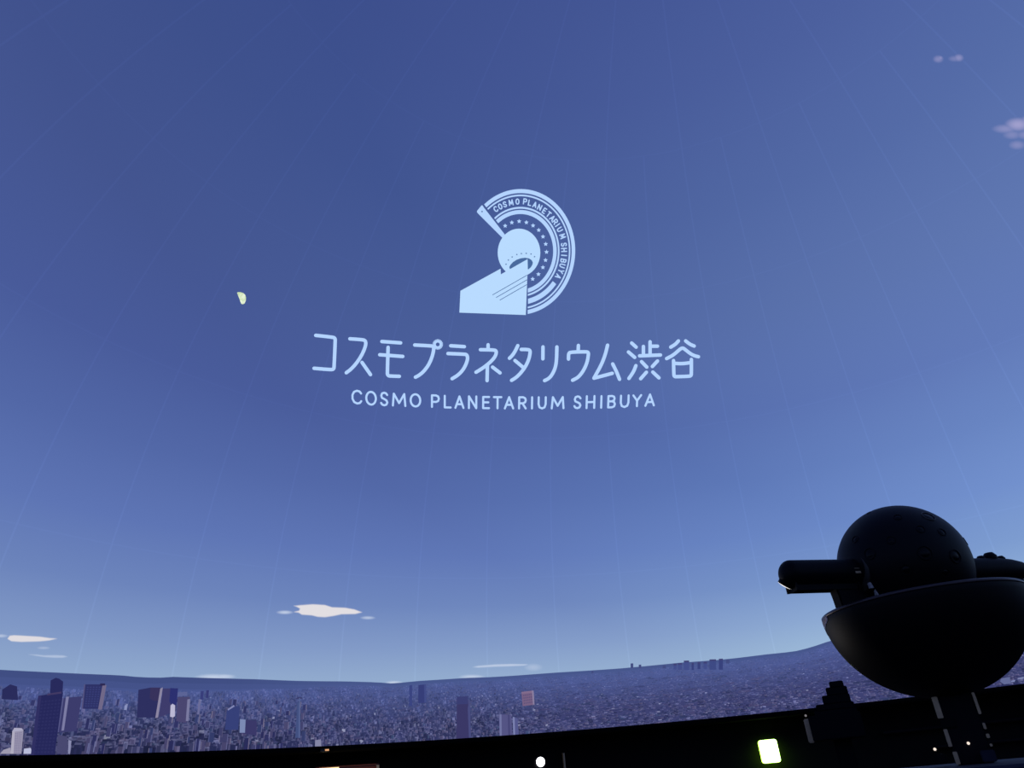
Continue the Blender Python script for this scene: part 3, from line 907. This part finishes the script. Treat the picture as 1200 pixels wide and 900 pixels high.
def ball_hit(x, y, c=None, r=br):
    c = c or ball_c
    d = ray_dir(x, y); o = EYE - c
    b = o.dot(d); k = o.dot(o) - r * r
    s = b * b - k
    return EYE + d * (-b - math.sqrt(max(s, 0)))
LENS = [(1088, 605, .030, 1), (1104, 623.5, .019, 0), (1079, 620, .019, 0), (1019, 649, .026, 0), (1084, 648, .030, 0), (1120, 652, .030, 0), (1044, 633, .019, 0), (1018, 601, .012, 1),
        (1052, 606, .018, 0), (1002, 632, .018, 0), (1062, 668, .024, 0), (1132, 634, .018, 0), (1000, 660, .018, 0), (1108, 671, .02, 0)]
for x, y, r, bright in LENS:
    h = ball_hit(x, y)
    nrm = (h - ball_c).normalized()
    mtx = axis_mat(ball_c + nrm * br, nrm)
    bm = bmesh.new(); lathe(bm, [(r * 1.12, -.004), (r * 1.1, .0012), (r * 1.0, .002), (r * .94, .0), (r * .9, -.008)], mtx, 24)
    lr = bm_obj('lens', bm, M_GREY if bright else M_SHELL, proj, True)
    bm = bmesh.new(); lathe(bm, [(r * .9, -.004), (r * .6, .0), (r * .3, .0015), (1e-7, .002)], mtx, 24)
    bm_obj('lens_glass', bm, M_GLASS, lr, True)

# side arms: planet projectors in long housings
ADIR = Vector((math.cos(rad(16)), math.sin(rad(16)), 0))
AZ_ = PZ + 0.344
def capsule_prof(L0, L1, r, n=10):
    p_ = [(r * .98, L0), (r, L0 + .01)]
    p_ += [(max(r * math.cos(a), 1e-7), L1 + r * .8 * math.sin(a)) for a in [PI / 2 * i / n for i in range(n + 1)]]
    return p_
for sgn in (-1, 1):
    d = ADIR * sgn
    base = Vector((0, 0.014, AZ_))
    mtx = axis_mat(base, d)
    bm = bmesh.new()
    if sgn < 0:
        lathe(bm, capsule_prof(.25, .655, .0665), mtx, 40)
    else:
        lathe(bm, [(.060, .25), (.063, .27), (.063, .56), (.056, .64), (.044, .70), (.03, .735), (.012, .75), (1e-7, .752)], mtx, 40)
    arm = bm_obj('arm', bm, M_SHELL, proj, True)
    side = Vector((-d.y, d.x, 0))
    def box(bm, c, sx, sy, sz):
        r_ = bmesh.ops.create_cube(bm, size=1.0)
        M4 = Matrix((d, side, Vector((0, 0, 1)))).transposed().to_4x4()
        for v in r_['verts']:
            v.co = c + M4.to_3x3() @ Vector((v.co.x * sx, v.co.y * sy, v.co.z * sz))
        return r_['verts']
    bm = bmesh.new()
    vv = box(bm, base + d * .50 + Vector((0, 0, -.058)), .33, .07, .032)
    bmesh.ops.bevel(bm, geom=bm.edges[:], offset=.008, segments=2, affect='EDGES')
    bm_obj('lower_plate', bm, M_SHELL, arm)
    # flange where the arm meets the ball
    bm = bmesh.new(); lathe(bm, [(.03, .270), (.096, .270), (.102, .275), (.102, .303), (.096, .308), (.03, .308)], mtx, 40)
    bm_obj('collar', bm, M_GREY, arm, True)
    # strut from the arm down to the bowl lip
    bm = bmesh.new()
    pts = [(.345, -.05, .22), (.352, -.085, .20), (.365, -.12, .165), (.38, -.165, .13)]
    rows = []
    for s_, z_, w_ in pts:
        c_ = base + d * s_ + Vector((0, 0, z_))
        rows.append([bm.verts.new(c_ + d * (a_ * w_ / 2) + side * (b_ * .03)) for a_, b_ in ((-1, -1), (1, -1), (1, 1), (-1, 1))])
    for A, B in zip(rows[:-1], rows[1:]):
        for k in range(4): bm.faces.new((A[k], A[(k + 1) % 4], B[(k + 1) % 4], B[k]))
    bm.faces.new(rows[0][::-1]); bm.faces.new(rows[-1])
    bmesh.ops.bevel(bm, geom=bm.edges[:], offset=.006, segments=2, affect='EDGES')
    bm_obj('strut', bm, M_SHELL, arm)
    if sgn < 0:
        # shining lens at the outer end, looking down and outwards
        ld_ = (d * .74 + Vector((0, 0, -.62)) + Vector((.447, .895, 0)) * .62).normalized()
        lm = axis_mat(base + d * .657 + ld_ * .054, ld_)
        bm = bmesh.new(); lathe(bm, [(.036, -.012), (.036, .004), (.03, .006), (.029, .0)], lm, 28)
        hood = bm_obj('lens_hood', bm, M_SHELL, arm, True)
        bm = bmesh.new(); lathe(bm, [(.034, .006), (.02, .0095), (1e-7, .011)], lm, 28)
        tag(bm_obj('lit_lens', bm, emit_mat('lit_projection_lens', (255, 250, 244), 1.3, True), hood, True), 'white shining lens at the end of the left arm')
        # small plate and bright clamp on the near side
        for (px, py, w_, h_, mm, nm) in ((981, 673, .030, .024, M_EDGE, 'cover_plate'),):
            q0 = base + d * .335 + side * 0
            toward = (EYE - q0); toward.z = 0
            pn = (toward - d * toward.dot(d)).normalized()
            bm = bmesh.new()
            r_ = bmesh.ops.create_cube(bm, size=1.0)
            for v in r_['verts']:
                v.co = q0 + pn * (.063 + v.co.z * .006) + d * (v.co.x * w_) + Vector((0, 0, v.co.y * h_ - .004))
            bm_obj(nm, bm, mm, arm)
        q0 = base + d * .292 + Vector((0, 0, -.078))
        bm = bmesh.new()
        for ox_, oz_, sx_, sz_ in ((.0, .0, .030, .026), (-.03, .012, .05, .008), (-.012, -.03, .010, .04), (-.03, -.06, .012, .014)):
            r_ = bmesh.ops.create_cube(bm, size=1.0)
            for v in r_['verts']:
                v.co = q0 + pn * (.075 + v.co.z * .014) + d * (ox_ + v.co.x * sx_) + Vector((0, 0, oz_ + v.co.y * sz_))
        tag(bm_obj('clamp', bm, M_STEEL, proj), 'bright bare metal clamp under the left arm')
    else:
        for s_, r_, h_ in ((.475, .022, .062), (.535, .034, .070), (.60, .022, .060)):
            bm = bmesh.new()
            c_ = base + d * s_
            lathe(bm, [(1e-7, h_ + r_ * .72), (r_ * .6, h_ + r_ * .62), (r_, h_ + r_ * .1), (r_, h_ - .03), (1e-7, h_ - .03)], Matrix.Translation(c_), 20)
            bm_obj('knob', bm, M_SHELL, arm, True)

# column under the bowl
VD = Vector((0.447, 0.895, 0)); SD = Vector((0.895, -0.447, 0))
def cbox(bm, s, t, z0, z1, ws, wt, bev=0.0):
    r_ = bmesh.ops.create_cube(bm, size=1.0)
    for v in r_['verts']:
        v.co = SD * (s + v.co.x * ws) + VD * (t + v.co.y * wt) + Vector((0, 0, (z0 + z1) / 2 + v.co.z * (z1 - z0)))
    if bev: bmesh.ops.bevel(bm, geom=bm.edges[:], offset=bev, segments=2, affect='EDGES')
DZ = PZ - 0.484                           # top of the pedestal deck
CS = .012
bm = bmesh.new(); cbox(bm, CS, 0, DZ - .02, PZ - .20, .15, .13, .006)
bm_obj('column', bm, M_COLUMN, proj)
bm = bmesh.new(); cbox(bm, CS - .055, -.0, PZ - .357, PZ - .318, .06, .15, .004)
bm_obj('column_collar', bm, M_SHELL, proj)
for s_, z0, z1, w_ in ((-.078, PZ - .315, PZ - .226, .024), (-.076, PZ - .43, PZ - .36, .016), (-.068, PZ - .50, PZ - .45, .018), (.079, PZ - .315, PZ - .226, .012), (.079, PZ - .375, PZ - .35, .011), (.079, PZ - .41, PZ - .393, .013), (.079, PZ - .443, PZ - .432, .011)):
    bm = bmesh.new(); cbox(bm, CS + s_, -.068, z0, z1, w_, .012, .002)
    bm_obj('edge_glint', bm, M_EDGE, proj)  # pale strips added as painted glints along the column edges
bm = bmesh.new(); cbox(bm, CS + .055, -.10, PZ - .50, PZ - .455, .055, .06, .004)
bm_obj('connector_box', bm, M_DECK, proj)
M_LED = emit_mat('white_indicator', (255, 236, 222), 1.0, True)
for x, y, t_ in ((1095.5, 878, -.074), (1134.8, 871, -.074)):
    d = ray_dir(x, y)
    pl = VD * t_
    tt = ((pl - EYE).dot(VD)) / d.dot(VD)
    bm = bmesh.new(); bmesh.ops.create_uvsphere(bm, u_segments=10, v_segments=8, radius=.0062, matrix=Matrix.Translation(EYE + d * tt))
    bm_obj('indicator_light', bm, M_LED, proj, True)
bm = bmesh.new(); cbox(bm, CS - .13, -.066, DZ - .01, PZ - .455, .05, .05, .004)
bm_obj('side_box', bm, M_SHELL, proj)

# pedestal the projector stands on
ped = empty('projector_pedestal', (0, 0, 0))
tag(ped, 'round blue-grey pedestal deck under the star projector', 'pedestal')
bm = bmesh.new(); lathe(bm, [(1e-7, DZ - .02), (.80, DZ - .02), (.82, DZ - .03), (.82, DZ - .09), (.78, DZ - .10)], Matrix.Identity(4), 72)
bm_obj('deck', bm, M_DECK, ped)
bm = bmesh.new(); lathe(bm, [(.76, DZ - .10), (.76, .0)], Matrix.Identity(4), 48)
bm_obj('drum', bm, M_SHELL, ped, True)

# ------------------------------------------------------------------ stepped housing left of the projector
dist = 6.2
hc = EYE + ray_dir(980, 868) * dist
HV = Vector((hc.x - EYE.x, hc.y - EYE.y, 0)).normalized(); HS = Vector((HV.y, -HV.x, 0))
px = dist / FOC / 0.86
house = empty('video_projector', (hc.x, hc.y, 0))
tag(house, 'dark stepped equipment housing with ribbed top, left of the star projector', 'projector')
zb = hc.z
def hbox(name, s0, s1, z0, z1, dep, mat, bev=.006):
    bm = bmesh.new()
    r_ = bmesh.ops.create_cube(bm, size=1.0)
    for v in r_['verts']:
        v.co = Vector((hc.x, hc.y, 0)) + HS * ((s0 + s1) / 2 + v.co.x * (s1 - s0)) + HV * (v.co.y * dep + .2) + Vector((0, 0, (z0 + z1) / 2 + v.co.z * (z1 - z0)))
    bmesh.ops.bevel(bm, geom=bm.edges[:], offset=bev, segments=2, affect='EDGES')
    return bm_obj(name, bm, mat, house)
M_HOUSE = pbr('charcoal_housing', (13, 13, 19), 0.7, spec=0.1)
hbox('body', -.150, .205, zb + .01, zb + .172, .40, M_HOUSE)
STEPS = [(-.100, .192, .170, .203), (-.078, .182, .200, .242), (-.022, .168, .239, .297), (.018, .164, .294, .347), (.052, .148, .344, .385)]
for s0, s1, z0, z1 in STEPS:
    hbox('stepped_rib', s0, s1, zb + z0, zb + z1, .30, M_HOUSE, .005)
hbox('edge_glint', -.188, -.146, zb + .005, zb + .165, .06, M_EDGE)  # pale strip painted as the light catching the left edge
bm = bmesh.new()
sp = Vector((hc.x, hc.y, 0)) + HS * (-.160) + HV * .0 + Vector((0, 0, zb + .178))
bmesh.ops.create_uvsphere(bm, u_segments=10, v_segments=8, radius=.008, matrix=Matrix.Translation(sp))
bm_obj('indicator_light', bm, emit_mat('dim_indicator', (120, 116, 120), 1.0), house, True)
hbox('stand', -.02, .10, 0, zb + .02, .16, M_SHELL)
hbox('foot_plate', -.17, .25, 0, .03, .45, M_SHELL)

# ------------------------------------------------------------------ lamps and doorway on the round wall
def wall_frame(x, y, r=8.88):
    d = ray_dir(x, y)
    a = d.x * d.x + d.y * d.y; b = EYE.x * d.x + EYE.y * d.y; c = EYE.x ** 2 + EYE.y ** 2 - r * r
    p_ = EYE + d * ((-b + math.sqrt(b * b - a * c)) / a)
    n = Vector((-p_.x, -p_.y, 0)).normalized()
    t = Vector((-n.y, n.x, 0))
    if t.dot(RT) < 0: t = -t
    return p_, t, n
def wbox(name, p_, t, n, s0, s1, z0, z1, d0, d1, mat, parent=None, bev=.0):
    bm = bmesh.new()
    r_ = bmesh.ops.create_cube(bm, size=1.0)
    for v in r_['verts']:
        v.co = p_ + t * ((s0 + s1) / 2 + v.co.x * (s1 - s0)) + n * ((d0 + d1) / 2 + v.co.y * (d1 - d0)) + Vector((0, 0, (z0 + z1) / 2 + v.co.z * (z1 - z0)))
    if bev: bmesh.ops.bevel(bm, geom=bm.edges[:], offset=bev, segments=2, affect='EDGES')
    return bm_obj(name, bm, mat, parent)

M_SIGN = emit_mat('lit_green_white_sign', (236, 255, 206), 6.0, True)
M_SIGN_EDGE = emit_mat('green_halo_sign_edge', (150, 220, 60), 8.0, True)
def rounded_prism(name, p_, t, n, hw, hh, d0, d1, r, mat, parent):
    bm = bmesh.new()
    pts = []
    for cx, cy, a0 in ((hw - r, hh - r, 0), (-hw + r, hh - r, 90), (-hw + r, -hh + r, 180), (hw - r, -hh + r, 270)):
        for k in range(6):
            a = rad(a0 + 18 * k)
            pts.append((cx + r * math.cos(a), cy + r * math.sin(a)))
    lo_ = [bm.verts.new(p_ + t * x + n * d0 + Vector((0, 0, y))) for x, y in pts]
    hi_ = [bm.verts.new(p_ + t * x + n * d1 + Vector((0, 0, y))) for x, y in pts]
    bm.faces.new(lo_[::-1]); bm.faces.new(hi_)
    for k in range(len(pts)):
        m_ = (k + 1) % len(pts)
        bm.faces.new((lo_[k], lo_[m_], hi_[m_], hi_[k]))
    return bm_obj(name, bm, mat, parent)
def exit_light(x, y, label, s=.128, h=.150):
    p_, t, n = wall_frame(x, y)
    r_ = empty('exit_light', p_)
    tag(r_, label, 'light')
    rounded_prism('housing', p_, t, n, s + .004, h + .004, 0, .11, .035, M_SIGN_EDGE, r_)  # sides made to glow for a green halo on the wall
    rounded_prism('lit_panel', p_, t, n, s, h, .108, .118, .033, M_SIGN, r_)
    return r_
exit_light(901, 880.5, 'glowing yellow-green rectangular light on the dark wall left of the projector')

p_, t, n = wall_frame(633, 893)
wl = empty('wall_lamp', p_); tag(wl, 'small round white lamp glowing on the dark wall below the middle', 'light')
bm = bmesh.new(); lathe(bm, [(.076, 0), (.076, .026), (.066, .034)], axis_mat(p_, n), 28)
bm_obj('lamp_ring', bm, M_SHELL, wl, True)
bm = bmesh.new(); lathe(bm, [(.066, .03), (.06, .046), (.036, .058), (1e-7, .063)], axis_mat(p_, n), 28)
bm_obj('lamp_globe', bm, emit_mat('white_lamp', (250, 248, 255), 4.0, True), wl, True)

p_, t, n = wall_frame(660.3, 890)
tag(wbox('wall_bar', p_, t, n, -.011, .011, -.16, .08, 0, .06, M_EDGE, None, .004), 'thin upright grey bar on the dark wall right of the round lamp', 'bar')

# lit doorway at the lower edge
p_, t, n = wall_frame(406, 902)
top = p_.z
dr = empty('door_1', (p_.x, p_.y, 0))
tag(dr, 'open lit doorway with red-brown door in the far wall', 'door', kind='structure')
M_GLOWW = emit_mat('lit_corridor', (255, 232, 170), 1.2, True)
b0 = Vector((p_.x, p_.y, 0))
wbox('door_leaf', b0, t, n, -.12, .40, 0, top + .02, .02, .07, M_DOOR, dr, .004)
wbox('lit_opening', b0, t, n, -.40, -.13, 0, top + .036, .071, .08, M_GLOWW, dr)
wbox('door_frame', b0, t, n, .40, .435, 0, top + .03, .0, .09, M_FRAME, dr, .003)
pl = bpy.data.lights.new('door_fill', 'POINT')  # unseen fill light added to brighten the door leaf
pl.energy, pl.color, pl.shadow_soft_size = 3.0, (1.0, .86, .66), .05
po = bpy.data.objects.new('door_fill', pl)
COL.objects.link(po)
po.location = b0 + t * .15 + n * .45 + Vector((0, 0, top - .35))
wbox('lintel', b0, t, n, -.44, .44, top + .02, top + .05, .0, .06, M_DOOR, dr, .003)

p_, t, n = wall_frame(381, 878.8, 8.43)  # glowing block added where light only glints on the rim
sp_ = empty('rim_glint', p_); tag(sp_, 'tiny glowing block added as a warm glint on the dome rim above the doorway', 'light')
wbox('glint_block', p_, t, n, -.06, .05, -.02, .014, -.06, .0, M_GREY, sp_, .004)
wbox('glint_face', p_, t, n, .0, .05, -.012, .008, .0, .008, emit_mat('warm_rim_glint', (232, 172, 124), 1.0, True), sp_)
